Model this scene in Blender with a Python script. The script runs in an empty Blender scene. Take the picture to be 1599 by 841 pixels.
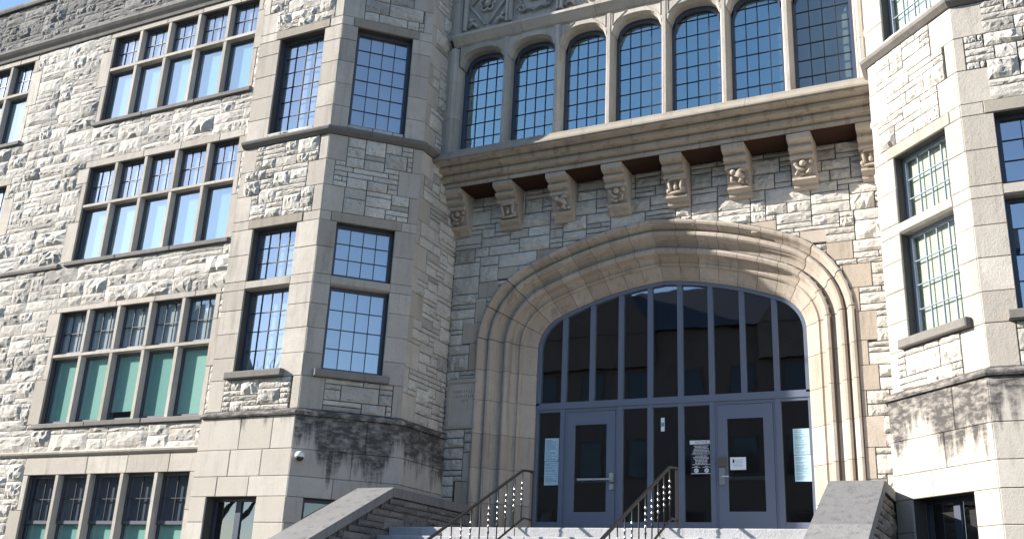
import bpy, math, random
from mathutils import Vector, Matrix
rad = math.radians
S = bpy.context.scene
COL = S.collection

# ------------------------------------------------------------------ camera, sky, sun, exposure
YAW, PITCH, ROLL = rad(-27.18), rad(19.09), rad(2.77)
CAMP = Vector((5.765, -16.85, 1.6))
_f = Vector((math.sin(YAW)*math.cos(PITCH), math.cos(YAW)*math.cos(PITCH), math.sin(PITCH)))
_r = Vector((math.cos(YAW), -math.sin(YAW), 0)); _u = _r.cross(_f)
CR = _r*math.cos(ROLL) + _u*math.sin(ROLL); CU = -_r*math.sin(ROLL) + _u*math.cos(ROLL)
cam = bpy.data.cameras.new('camera'); cam.sensor_width = 36; cam.lens = 35.31
cam.clip_start = .1; cam.clip_end = 2000
camo = bpy.data.objects.new('camera', cam); COL.objects.link(camo)
camo.matrix_world = Matrix(((CR.x, CU.x, -_f.x, CAMP.x), (CR.y, CU.y, -_f.y, CAMP.y), (CR.z, CU.z, -_f.z, CAMP.z), (0, 0, 0, 1)))
S.camera = camo

SUN_AZ, SUN_EL = rad(65.0), rad(25.7)          # left of the facade's normal, above the horizon
to_sun = Vector((-math.sin(SUN_AZ)*math.cos(SUN_EL), -math.cos(SUN_AZ)*math.cos(SUN_EL), math.sin(SUN_EL)))
w = bpy.data.worlds.new('World'); S.world = w; w.use_nodes = True
wn = w.node_tree.nodes; wl = w.node_tree.links
sky = wn.new('ShaderNodeTexSky'); sky.sky_type = 'NISHITA'; sky.sun_disc = False
sky.sun_elevation = SUN_EL; sky.sun_rotation = math.atan2(to_sun.x, to_sun.y)
sky.altitude = 200; sky.air_density = 1.0; sky.dust_density = .35; sky.ozone_density = 2.6
wl.new(sky.outputs[0], wn['Background'].inputs[0]); wn['Background'].inputs[1].default_value = .115
sl = bpy.data.lights.new('sun', 'SUN'); sl.energy = 5.0; sl.angle = rad(.55); sl.color = (1, .94, .845)
so = bpy.data.objects.new('sun', sl); COL.objects.link(so)
so.location = (-30, -20, 30); so.rotation_euler = (-to_sun).to_track_quat('-Z', 'Y').to_euler()
S.view_settings.view_transform = 'Standard'; S.view_settings.look = 'None'
S.view_settings.exposure = 1.2; S.view_settings.gamma = 1
S.cycles.max_bounces = 6; S.cycles.transparent_max_bounces = 12

# ------------------------------------------------------------------ materials
def mat(name, col, rough=.8, metal=0, spec=.3):
    m = bpy.data.materials.new(name); m.use_nodes = True
    b = m.node_tree.nodes['Principled BSDF']
    b.inputs['Base Color'].default_value = (*col, 1); b.inputs['Roughness'].default_value = rough
    b.inputs['Metallic'].default_value = metal; b.inputs['Specular IOR Level'].default_value = spec
    return m
class NT:
    def __init__(s, m): s.t = m.node_tree; s.b = s.t.nodes['Principled BSDF']
    def n(s, ty, **k):
        o = s.t.nodes.new(ty)
        for a, v in k.items(): setattr(o, a, v)
        return o
    def l(s, a, b): s.t.links.new(a, b)
    def pos(s):
        return s.n('ShaderNodeNewGeometry').outputs['Position']
    def mapv(s, v, sc):
        q = s.n('ShaderNodeMapping'); q.inputs['Scale'].default_value = sc; s.l(v, q.inputs[0]); return q.outputs[0]
    def noise(s, v, scale, detail=6, rough=.6):
        q = s.n('ShaderNodeTexNoise'); q.inputs['Scale'].default_value = scale; q.inputs['Detail'].default_value = detail
        q.inputs['Roughness'].default_value = rough; s.l(v, q.inputs['Vector']); return q.outputs['Fac']
    def ramp(s, v, stops):
        q = s.n('ShaderNodeValToRGB'); e = q.color_ramp.elements
        while len(e) < len(stops): e.new(.5)
        for i, (p, c) in enumerate(stops):
            e[i].position = p; e[i].color = (*c, 1) if not isinstance(c, (int, float)) else (c, c, c, 1)
        s.l(v, q.inputs[0]); return q.outputs[0]
    def mix(s, fac, a, b, mode='MIX'):
        q = s.n('ShaderNodeMix', data_type='RGBA', blend_type=mode)
        if isinstance(fac, (int, float)): q.inputs[0].default_value = fac
        else: s.l(fac, q.inputs[0])
        for x, i in ((a, 6), (b, 7)):
            if isinstance(x, tuple): q.inputs[i].default_value = (*x, 1)
            else: s.l(x, q.inputs[i])
        return q.outputs[2]
    def math(s, op, a, b=None):
        q = s.n('ShaderNodeMath', operation=op)
        for x, i in ((a, 0), (b, 1)):
            if x is None: continue
            if isinstance(x, (int, float)): q.inputs[i].default_value = x
            else: s.l(x, q.inputs[i])
        return q.outputs[0]
    def maprange(s, v, a, b, c=0., d=1.):
        q = s.n('ShaderNodeMapRange'); s.l(v, q.inputs[0])
        for i, x in enumerate((a, b, c, d)): q.inputs[i+1].default_value = x
        return q.outputs[0]
    def bump(s, h, strength, dist):
        q = s.n('ShaderNodeBump'); q.inputs['Strength'].default_value = strength; q.inputs['Distance'].default_value = dist
        s.l(h, q.inputs['Height']); s.l(q.outputs[0], s.b.inputs['Normal'])

def rock_mat(name, c0, c1, dark, sooty=.35):
    m = mat(name, c1, .92, spec=.15); t = NT(m); p = t.pos()
    rnd = t.n('ShaderNodeObjectInfo').outputs['Random']
    base = t.mix(rnd, c0, c1)
    n1 = t.noise(p, 1.7, 4); base = t.mix(t.ramp(n1, [(.35, 0.), (.7, .7)]), base, c0)
    n2 = t.noise(p, 13, 8, .72)
    base = t.mix(t.math('MULTIPLY', t.ramp(n2, [(.5, 0.), (.68, 1.)]), sooty), base, dark)
    n3 = t.noise(t.mapv(p, (1, 1, .45)), .9, 5, .7)
    base = t.mix(t.math('MULTIPLY', t.ramp(n3, [(.54, 0.), (.74, 1.)]), .45), base, dark)
    grim = t.math('GREATER_THAN', rnd, .93); base = t.mix(t.math('MULTIPLY', grim, .5), base, dark)
    t.l(base, t.b.inputs['Base Color'])
    h = t.math('ADD', t.noise(p, 8, 8, .68), t.math('MULTIPLY', t.noise(p, 24, 6, .75), .55))
    t.bump(h, 1., .03)
    return m
def ashlar_mat(name, c0, c1, dark, streak=.35, stain=None, bumpd=.006, heavy=.0):
    m = mat(name, c1, .85, spec=.2); t = NT(m); p = t.pos()
    rnd = t.n('ShaderNodeObjectInfo').outputs['Random']
    base = t.mix(rnd, c0, c1)
    n1 = t.noise(p, 2.3, 6, .65); base = t.mix(t.ramp(n1, [(.3, 0.), (.75, .8)]), base, c0)
    st = t.noise(t.mapv(p, (5, 5, .55)), 1.3, 6, .65)
    base = t.mix(t.math('MULTIPLY', t.ramp(st, [(.52, 0.), (.75, 1.)]), streak), base, dark)
    sp = t.noise(p, 26, 6, .75)
    base = t.mix(t.math('MULTIPLY', t.ramp(sp, [(.55, 0.), (.72, 1.)]), .35), base, dark)
    if stain:                                   # rain-washed soot below the projecting water table
        z0, z1 = stain
        z = t.n('ShaderNodeSeparateXYZ'); t.l(p, z.inputs[0])
        a = t.noise(t.mapv(p, (1.5, 1.5, .18)), 1.1, 7, .68)
        edge = t.math('ADD', t.maprange(z.outputs[2], z0, z1), t.math('MULTIPLY', t.math('SUBTRACT', a, .5-heavy), 2.6))
        b2 = t.noise(t.mapv(p, (1, 1, 2.2)), 5, 6, .7)
        f = t.math('MULTIPLY', t.ramp(edge, [(.66, 0.), (.9, 1.)]), t.ramp(b2, [(.3, .3), (.55, 1.)]))
        base = t.mix(t.math('MULTIPLY', f, .9), base, (.035, .033, .036))
    t.l(base, t.b.inputs['Base Color'])
    t.bump(t.math('ADD', t.noise(p, 40, 6, .7), t.math('MULTIPLY', t.noise(p, 4, 3), 1.2)), .8, bumpd)
    return m
M = {}
M['rock'] = rock_mat('rock_faced_limestone', (.48, .45, .41), (.72, .685, .625), (.15, .14, .13), .28)
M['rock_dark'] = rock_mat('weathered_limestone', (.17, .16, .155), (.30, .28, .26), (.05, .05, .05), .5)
M['rock_parapet'] = rock_mat('sooty_limestone', (.19, .185, .18), (.33, .32, .305), (.08, .08, .08), .5)
M['ashlar'] = ashlar_mat('dressed_limestone', (.40, .36, .315), (.59, .545, .485), (.13, .115, .10), .42, None, .010)
M['base'] = ashlar_mat('stained_limestone', (.46, .42, .37), (.57, .53, .475), (.14, .13, .125), .3, (3.2, 4.9), .006, .06)
M['base_heavy'] = ashlar_mat('soot_stained_limestone', (.40, .37, .34), (.50, .47, .43), (.12, .11, .11), .45, (3.4, 4.9), .006, .13)
M['base_clean'] = ashlar_mat('washed_limestone', (.46, .42, .37), (.57, .53, .475), (.14, .13, .125), .28, (3.9, 5.0), .006, -.04)
M['arch'] = ashlar_mat('tan_sandstone', (.39, .33, .27), (.54, .475, .41), (.10, .083, .07), .5, None, .010)
M['cornice'] = ashlar_mat('weathered_sandstone', (.34, .29, .235), (.52, .455, .38), (.07, .06, .052), .7, None, .014)
M['sill'] = ashlar_mat('grey_sill_stone', (.17, .16, .15), (.28, .26, .24), (.07, .065, .06), .5)
M['lintel'] = ashlar_mat('warm_lintel_stone', (.30, .265, .22), (.41, .37, .315), (.11, .10, .09), .45)
M['coping'] = ashlar_mat('concrete_coping', (.19, .185, .185), (.29, .28, .27), (.07, .07, .07), .75, None, .016)  # base tone darkened to stand in for shade on the right coping; streaks are weathering
M['mortar'] = ashlar_mat('mortar', (.075, .07, .067), (.11, .103, .097), (.08, .07, .07), .3, None, .01)
M['step'] = ashlar_mat('pale_stair_stone', (.36, .36, .37), (.46, .46, .475), (.17, .14, .11), .6, None, .012)
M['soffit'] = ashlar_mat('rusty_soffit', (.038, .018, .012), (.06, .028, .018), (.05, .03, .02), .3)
M['frame'] = mat('slate_paint', (.06, .07, .105), .4, 0, .5)
M['frame_sunlit'] = mat('sunlit_slate_paint', (.22, .26, .33), .4, 0, .5)  # the slate paint lightened, standing in for direct sun on these frames
M['entry'] = mat('blue_grey_aluminium', (.125, .15, .21), .42, 0, .5)
M['bar'] = mat('lead_bar', (.02, .022, .028), .5, 0, .4)
M['steel'] = mat('brushed_steel', (.55, .57, .58), .32, .9, .5)
M['bronze'] = mat('bronze_lock', (.16, .13, .10), .45, .6, .5)
M['iron'] = mat('black_iron', (.010, .009, .009), .5, .0, .35)
M['bead'] = mat('polished_bead', (.30, .295, .29), .25, 1., .5)
M['plastic'] = mat('white_plastic', (.75, .75, .75), .25, 0, .5)
M['lens'] = mat('smoked_dome', (.02, .02, .025), .08, 0, .6)
M['paper'] = mat('blue_tinted_paper', (.50, .70, .80), .7)
M['paper_white'] = mat('white_paper', (.72, .76, .82), .7)
M['ink'] = mat('ink', (.16, .27, .36), .7)
M['black'] = mat('sign_black', (.012, .013, .018), .5)
M['white'] = mat('sign_white', (.70, .72, .76), .6)
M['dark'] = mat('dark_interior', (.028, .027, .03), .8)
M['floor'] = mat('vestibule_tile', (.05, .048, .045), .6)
m_ = mat('mint_roller_blind', (.34, .60, .53), .85); t_ = NT(m_); M['blind_mint'] = m_
t_.l(t_.mix(t_.n('ShaderNodeObjectInfo').outputs['Random'], (.26, .50, .45), (.40, .66, .57)), t_.b.inputs['Base Color'])
M['blind_pale'] = mat('pale_blind', (.52, .58, .62), .85)
M['blind_cream'] = mat('cream_curtain', (.50, .53, .46), .9)
M['blind_sage'] = mat('sage_blind', (.17, .21, .19), .9)
M['curtain'] = mat('net_curtain', (.34, .36, .40), .9)
M['blind_grey'] = mat('grey_curtain', (.11, .13, .17), .9)
def glass_mat(name, base_fac, tint, gloss=(.92, .95, 1), wav=.0004):
    m = bpy.data.materials.new(name); m.use_nodes = True; t = m.node_tree
    for nd in list(t.nodes):
        if nd.type == 'BSDF_PRINCIPLED': t.nodes.remove(nd)
    out = [n for n in t.nodes if n.type == 'OUTPUT_MATERIAL'][0]
    g = t.nodes.new('ShaderNodeBsdfGlossy'); g.inputs['Roughness'].default_value = .012; g.inputs['Color'].default_value = (*gloss, 1)
    tr = t.nodes.new('ShaderNodeBsdfTransparent'); tr.inputs['Color'].default_value = (*tint, 1)
    fr = t.nodes.new('ShaderNodeFresnel'); fr.inputs['IOR'].default_value = 1.5
    ma = t.nodes.new('ShaderNodeMath'); ma.operation = 'MULTIPLY_ADD'; ma.inputs[1].default_value = 1.4; ma.inputs[2].default_value = base_fac
    ma.use_clamp = True; t.links.new(fr.outputs[0], ma.inputs[0])
    ge = t.nodes.new('ShaderNodeNewGeometry'); inv = t.nodes.new('ShaderNodeMath'); inv.operation = 'SUBTRACT'; inv.inputs[0].default_value = 1
    t.links.new(ge.outputs['Backfacing'], inv.inputs[1]); mu = t.nodes.new('ShaderNodeMath'); mu.operation = 'MULTIPLY'
    t.links.new(ma.outputs[0], mu.inputs[0]); t.links.new(inv.outputs[0], mu.inputs[1])
    mx = t.nodes.new('ShaderNodeMixShader'); t.links.new(mu.outputs[0], mx.inputs[0])
    t.links.new(tr.outputs[0], mx.inputs[1]); t.links.new(g.outputs[0], mx.inputs[2]); t.links.new(mx.outputs[0], out.inputs[0])
    nz = t.nodes.new('ShaderNodeTexNoise'); nz.inputs['Scale'].default_value = 2.2
    nz.inputs['Detail'].default_value = 1; t.links.new(ge.outputs['Position'], nz.inputs['Vector'])
    bp = t.nodes.new('ShaderNodeBump'); bp.inputs['Strength'].default_value = .5; bp.inputs['Distance'].default_value = wav*8
    t.links.new(nz.outputs['Fac'], bp.inputs['Height']); t.links.new(bp.outputs[0], g.inputs['Normal'])
    return m
M['glass'] = glass_mat('window_glass', .36, (.95, .97, .97))
M['glass_upper'] = glass_mat('old_blue_glass', .29, (.92, .97, .95), (.70, .95, 1.))
M['glass_wing'] = glass_mat('classroom_glass', .13, (.96, .98, .98))
M['glass_clear'] = glass_mat('clear_glass', .10, (.95, .97, .96))
M['glass_door'] = glass_mat('door_glass', .21, (.55, .6, .62), wav=.0002)
g = mat('lawn_and_paving', (.16, .15, .12), .95); t = NT(g)
t.l(t.mix(t.ramp(t.noise(t.pos(), .15, 6), [(.45, 0.), (.55, 1.)]), (.035, .045, .02), (.07, .068, .066)), t.b.inputs['Base Color']); M['ground'] = g
M['brick'] = rock_mat('dark_brick', (.13, .10, .085), (.19, .155, .13), (.06, .05, .05))
M['roof'] = mat('slate_roof', (.045, .05, .06), .7)
M['bark'] = mat('bare_bark', (.09, .075, .06), .95)
M['groove'] = mat('engraved_groove', (.13, .12, .12), .95)

# ------------------------------------------------------------------ mesh helpers
def link(o, parent=None, loc=None, rot=None, scale=None):
    COL.objects.link(o)
    if parent is not None: o.parent = parent
    if loc is not None: o.location = loc
    if rot is not None: o.rotation_euler = rot
    if scale is not None: o.scale = scale
    return o
def mesh(name, V, F, m, smooth=False):
    me = bpy.data.meshes.new(name); me.from_pydata([tuple(v) for v in V], [], F)
    me.materials.append(M[m] if isinstance(m, str) else m)
    if smooth: me.shade_smooth()
    return me
def obj(name, V, F, m, parent=None, loc=None, rot=None, scale=None, smooth=False):
    return link(bpy.data.objects.new(name, mesh(name, V, F, m, smooth)), parent, loc, rot, scale)
def tag(o, label, cat, group=None, kind=None):
    if label: o['label'] = label
    if cat: o['category'] = cat
    if group: o['group'] = group
    if kind: o['kind'] = kind
    return o
def empty(name, loc=(0, 0, 0)):
    o = bpy.data.objects.new(name, None); o.empty_display_size = .3; return link(o, None, loc)
class MB:
    def __init__(s): s.V = []; s.F = []
    def add(s, V, F):
        k = len(s.V); s.V += [tuple(v) for v in V]; s.F += [tuple(i+k for i in f) for f in F]; return s
    def box(s, x0, x1, y0, y1, z0, z1):
        return s.add([(x0, y0, z0), (x1, y0, z0), (x1, y1, z0), (x0, y1, z0), (x0, y0, z1), (x1, y0, z1), (x1, y1, z1), (x0, y1, z1)],
                     [(0, 3, 2, 1), (4, 5, 6, 7), (0, 1, 5, 4), (1, 2, 6, 5), (2, 3, 7, 6), (3, 0, 4, 7)])
    def prism(s, poly, axis, a, b):              # poly in the two other axes, extruded along axis ('x','y','z')
        n = len(poly); V = []
        for q in (a, b):
            for u, v in poly: V.append({'x': (q, u, v), 'y': (u, q, v), 'z': (u, v, q)}[axis])
        return s.add(V, [tuple(range(n)), tuple(range(2*n-1, n-1, -1))] + [(i, i+n, (i+1) % n+n, (i+1) % n) for i in range(n)])
    def tube(s, pts, r, n=6, caps=True):
        pts = [Vector(p) for p in pts]; rr = r if isinstance(r, (list, tuple)) else [r]*len(pts); k = len(s.V); up = None
        for i, p in enumerate(pts):
            d = (pts[min(i+1, len(pts)-1)] - pts[max(i-1, 0)]).normalized()
            if up is None: up = Vector((0, 0, 1)) if abs(d.z) < .9 else Vector((1, 0, 0))
            a = d.cross(up).normalized(); b = a.cross(d).normalized(); up = b
            for j in range(n):
                th = 2*math.pi*j/n; s.V.append(tuple(p + (a*math.cos(th) + b*math.sin(th))*rr[i]))
        for i in range(len(pts)-1):
            for j in range(n):
                s.F.append((k+i*n+j, k+i*n+(j+1) % n, k+(i+1)*n+(j+1) % n, k+(i+1)*n+j))
        if caps: s.F += [tuple(k+j for j in reversed(range(n))), tuple(k+(len(pts)-1)*n+j for j in range(n))]
        return s
    def ball(s, c, rx, ry, rz, nu=8, nv=5):
        k = len(s.V); c = Vector(c)
        s.V.append((c.x, c.y, c.z+rz))
        for i in range(1, nv):
            ph = math.pi*i/nv
            for j in range(nu):
                th = 2*math.pi*j/nu; s.V.append((c.x+rx*math.sin(ph)*math.cos(th), c.y+ry*math.sin(ph)*math.sin(th), c.z+rz*math.cos(ph)))
        s.V.append((c.x, c.y, c.z-rz)); e = len(s.V)-1
        for j in range(nu):
            s.F.append((k, k+1+j, k+1+(j+1) % nu)); s.F.append((e, e-nu+(j+1) % nu, e-nu+j))
            for i in range(nv-2):
                a = k+1+i*nu; s.F.append((a+j, a+nu+j, a+nu+(j+1) % nu, a+(j+1) % nu))
        return s
    def lathe(s, c, prof, n=8):                  # prof: (r, z) around a vertical axis through c
        k = len(s.V)
        for r, z in prof:
            for j in range(n):
                th = 2*math.pi*j/n; s.V.append((c[0]+r*math.cos(th), c[1]+r*math.sin(th), c[2]+z))
        for i in range(len(prof)-1):
            for j in range(n): s.F.append((k+i*n+j, k+i*n+(j+1) % n, k+(i+1)*n+(j+1) % n, k+(i+1)*n+j))
        s.F += [tuple(k+j for j in reversed(range(n))), tuple(k+(len(prof)-1)*n+j for j in range(n))]
        return s
    def build(s, name, m, parent=None, loc=None, rot=None, smooth=False):
        return obj(name, s.V, s.F, m, parent, loc, rot, None, smooth)
RB = random.Random(7)
def block_geo(x0, x1, y0, y1, z0, z1, c=.008, g=.003):
    x0 += g; x1 -= g; z0 += g; z1 -= g
    c = min(c, (x1-x0)*.3, (z1-z0)*.3)
    V = [(x0, y1, z0), (x1, y1, z0), (x1, y1, z1), (x0, y1, z1), (x0, y0+c, z0), (x1, y0+c, z0), (x1, y0+c, z1), (x0, y0+c, z1),
         (x0+c, y0, z0+c), (x1-c, y0, z0+c), (x1-c, y0, z1-c), (x0+c, y0, z1-c)]
    F = [(8, 9, 10, 11), (0, 3, 2, 1)]
    for i in range(4):
        j = (i+1) % 4; F += [(4+i, 4+j, 8+j, 8+i), (i, j, 4+j, 4+i)]
    return V, F
def block(name, parent, x0, x1, z0, z1, y0=0., y1=.2, m='ashlar', c=.008):
    y0 += RB.uniform(-.003, .003)
    V, F = block_geo(x0, x1, y0, y1, z0, z1, c)
    return obj(name, V, F, m, parent)
def lines(keys, unit):
    keys = sorted(set(round(k, 4) for k in keys)); out = [keys[0]]
    for a, b in zip(keys, keys[1:]):
        if b-a < .03: out.append(b); continue
        n = max(1, round((b-a)/unit)); out += [a+(b-a)*i/n for i in range(1, n+1)]
    return out

# rock-faced stone: a pool of unit slabs (x and z 0..1, y in metres) shared between stones
def rock_geo(rng, nx, nz, amp):
    tiltx, tiltz = rng.uniform(-.5, .5)*amp, rng.uniform(-.5, .5)*amp
    V = []; F = []
    peak = (rng.uniform(.25, .75), rng.uniform(.3, .75))
    for j in range(nz+1):
        for i in range(nx+1):
            u, v = i/nx, j/nz; edge = i in (0, nx) or j in (0, nz)
            if edge:
                V.append((u+(rng.uniform(-.012, .012) if 0 < i < nx else 0), rng.uniform(-.012, .004), v+(rng.uniform(-.02, .02) if 0 < j < nz else 0)))
            else:
                rim = min(u, 1-u, v, 1-v); ef = min(1, rim*4.2)
                d = math.hypot(u-peak[0], v-peak[1])
                h = amp*(.55+.5*ef-.5*d) + tiltx*(u-.5) + tiltz*(v-.5) + rng.uniform(-.42, .42)*amp
                V.append((u+rng.uniform(-.35, .35)/nx, -max(.012, h), v+rng.uniform(-.35, .35)/nz))
    N = nx+1
    for j in range(nz):
        for i in range(nx):
            a, b, c, d = j*N+i, j*N+i+1, (j+1)*N+i+1, (j+1)*N+i
            F += [(a, b, c), (a, c, d)] if rng.random() < .5 else [(a, b, d), (b, c, d)]
    ring = [i for i in range(N)] + [j*N+nx for j in range(1, nz+1)] + [nz*N+i for i in range(nx-1, -1, -1)] + [j*N for j in range(nz-1, 0, -1)]
    k = len(V)
    for r in ring: V.append((V[r][0], .06, V[r][2]))
    for i in range(len(ring)):
        j = (i+1) % len(ring); F.append((ring[i], k+i, k+j, ring[j]))
    return V, F
_pr = random.Random(3)
POOLS = {}
def pool(m):
    if m not in POOLS:
        POOLS[m] = {k: [(g, mesh('stone', g[0], g[1], m)) for g in [rock_geo(_pr, nx, nz, _pr.uniform(*am)) for _ in range(n)]]
                    for k, (nx, nz, am, n) in {'long': (7, 3, (.014, .028), 14), 'mid': (7, 4, (.018, .042), 22), 'big': (8, 5, (.028, .062), 16)}.items()}
    return POOLS[m]
def in_view(p):
    d = Vector(p)-CAMP; c = d.dot(_f)
    if c < .5: return False
    return abs(d.dot(CR)/c) < .54 and abs(d.dot(CU)/c) < .29
class Face:
    def __init__(s, ox, oy, ang):
        s.o = (ox, oy, 0); s.r = (0, 0, ang); s.M = Matrix.Translation(s.o) @ Matrix.Rotation(ang, 4, 'Z')
def layout(xs, zs, free, rng, hw=((1, .31), (2, .43), (3, .26))):
    nx, nz = len(xs)-1, len(zs)-1
    occ = [[not free((xs[i]+xs[i+1])/2, (zs[j]+zs[j+1])/2) for i in range(nx)] for j in range(nz)]
    out = []
    for j in range(nz):
        i = 0
        while i < nx:
            if occ[j][i]: i += 1; continue
            r = rng.random(); h = 1
            for k, p in hw:
                if r < p: h = k; break
                r -= p
            while h > 1 and (j+h > nz or any(occ[j+q][i] for q in range(h))): h -= 1
            L = rng.randint(*{1: (3, 7), 2: (3, 6), 3: (4, 8)}[h]); e = i
            while e < nx and e-i < L and not any(occ[j+q][e] for q in range(h)): e += 1
            if e < nx and e-i < 8 and not any(occ[j+q][e] for q in range(h)) and (e+1 >= nx or occ[j][e+1]): e += 1
            while h > 1 and xs[e]-xs[i] < 1.15*(zs[j+h]-zs[j]): h -= 1
            for q in range(h):
                for c in range(i, e): occ[j+q][c] = True
            out.append((xs[i], xs[e], zs[j], zs[j+h])); i = e
    return out
def lay_stones(wall, face, rects, m='rock', joint=.011, limit=300, rng=None, smooth_share=0.):
    rng = rng or random.Random(5); P = pool(m)
    rank = []
    for r in rects:
        c = face.M @ Vector(((r[0]+r[1])/2, 0, (r[2]+r[3])/2)); n = face.M.to_3x3() @ Vector((0, -1, 0)); d = c-CAMP
        rank.append((((r[1]-r[0])*(r[3]-r[2])*max(0, -n.dot(d))/d.length**3) if in_view(c) else 0, r))
    rank.sort(key=lambda q: -q[0])
    rest = MB()
    for k, (a, (x0, x1, z0, z1)) in enumerate(rank):
        W, H = x1-x0-joint, z1-z0-joint
        kind = 'long' if H < .15 else ('big' if H > .27 else 'mid')
        geo, me = rng.choice(P[kind]); fl = rng.random() < .5
        sy = rng.uniform(.75, 1.25)
        if a > 0 and k < limit:
            if fl: link(bpy.data.objects.new('stone', me), wall, (x1-joint/2, 0, z1-joint/2), (0, math.pi, 0), (W, sy, H))
            else: link(bpy.data.objects.new('stone', me), wall, (x0+joint/2, 0, z0+joint/2), None, (W, sy, H))
        else:
            V = [((x1-joint/2-v[0]*W) if fl else (x0+joint/2+v[0]*W), v[1]*sy, (z1-joint/2-v[2]*H) if fl else (z0+joint/2+v[2]*H)) for v in geo[0]]
            rest.add(V, geo[1])
    if rest.V:
        o = rest.build('small_stones', m, wall); o['kind'] = 'stuff'
def wall_part(name, parent, face, xs, zs, solid, thick=.35, front=.032, m='mortar'):
    """mortar core of a wall: one thick sheet with real openings"""
    nx, nz = len(xs)-1, len(zs)-1
    g = [[solid((xs[i]+xs[i+1])/2, (zs[j]+zs[j+1])/2) for i in range(nx)] for j in range(nz)]
    V = []; F = []; idx = {}
    def v(i, j, b):
        if (i, j, b) not in idx: idx[(i, j, b)] = len(V); V.append((xs[i], thick if b else front, zs[j]))
        return idx[(i, j, b)]
    G = lambda i, j: 0 <= i < nx and 0 <= j < nz and g[j][i]
    for j in range(nz):
        for i in range(nx):
            if not g[j][i]: continue
            F.append((v(i, j, 0), v(i+1, j, 0), v(i+1, j+1, 0), v(i, j+1, 0))); F.append((v(i, j, 1), v(i, j+1, 1), v(i+1, j+1, 1), v(i+1, j, 1)))
            for (a, b), (c, d) in (((i, j), (i, j+1)), ((i+1, j+1), (i+1, j)), ((i+1, j), (i, j)), ((i, j+1), (i+1, j+1))):
                nb = (i-1, j) if a == i == c else (i+1, j) if a == i+1 == c else (i, j-1) if b == j else (i, j+1)
                if not G(*nb): F.append((v(a, b, 0), v(c, d, 0), v(c, d, 1), v(a, b, 1)))
    return obj(name, V, F, m, parent, face.o, face.r)
def sweep(plan, prof):
    """plan: xy points left to right seen from outside; prof: (out, z) closed loop"""
    P = [Vector(p) for p in plan]; V = []; n = len(prof)
    for i, p in enumerate(P):
        d0 = (P[i]-P[i-1]).normalized() if i else None; d1 = (P[i+1]-P[i]).normalized() if i < len(P)-1 else None
        nn = [Vector((d.y, -d.x)) for d in (d0, d1) if d is not None]
        if len(nn) == 2: q = (nn[0]+nn[1]).normalized(); q = q/q.dot(nn[0])
        else: q = nn[0]
        for o, z in prof: V.append((p.x+q.x*o, p.y+q.y*o, z))
    F = [tuple(range(n)), tuple(len(V)-1-i for i in range(n))]
    for i in range(len(P)-1):
        for j in range(n): F.append((i*n+j, (i+1)*n+j, (i+1)*n+(j+1) % n, i*n+(j+1) % n))
    return V, F
def moulding(name, parent, plan, prof, m, step=1.4, gap=.004):
    """a run of moulded stones: mitred at the corners, jointed along the straights"""
    P = [Vector(p) for p in plan]; cuts = []
    for i in range(len(P)-1):
        L = (P[i+1]-P[i]).length; n = max(1, round(L/step))
        cuts.append([P[i]+(P[i+1]-P[i])*(k/n) for k in range(n+1)])
    runs = []; cur = [P[0]]
    for c in cuts:
        for k in range(1, len(c)):
            cur.append(c[k])
            if k < len(c)-1: runs.append(cur); cur = [c[k]]
    runs.append(cur)
    for r in runs:
        r = [v.copy() for v in r]
        r[0] += (r[1]-r[0]).normalized()*gap; r[-1] += (r[-2]-r[-1]).normalized()*gap
        V, F = sweep(r, prof); obj(name, V, F, m, parent)

# ------------------------------------------------------------------ ground
V, F = [(-900, -900, 0), (900, -900, 0), (900, 900, 0), (-900, 900, 0)], [(0, 1, 2, 3)]
obj('ground', V, F, 'ground')['kind'] = 'structure'

# ------------------------------------------------------------------ the school building
B = empty('school_building')
tag(B, 'pale limestone school building with tall gridded windows, two bay towers and a wide arched entrance', 'building')
RG = random.Random(21)
PANE = mesh('pane', *(lambda b: (b.V, b.F))(MB().box(0, 1, 0, 1, 0, 1)), 'glass')
PANE_U = mesh('pane', *(lambda b: (b.V, b.F))(MB().box(0, 1, 0, 1, 0, 1)), 'glass_upper')
PANE_W = mesh('pane', *(lambda b: (b.V, b.F))(MB().box(0, 1, 0, 1, 0, 1)), 'glass_wing')
PANE_C = mesh('pane', *(lambda b: (b.V, b.F))(MB().box(0, 1, 0, 1, 0, 1)), 'glass_clear')
PANE_D = mesh('pane', *(lambda b: (b.V, b.F))(MB().box(0, 1, 0, 1, 0, 1)), 'glass_door')
def pane(win, x0, x1, z0, z1, y, me=PANE, wob=.0035):
    return link(bpy.data.objects.new('pane', me), win, (x0, y, z0), (RG.gauss(0, wob), 0, RG.gauss(0, wob)), (x1-x0, .006, z1-z0))
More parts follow.
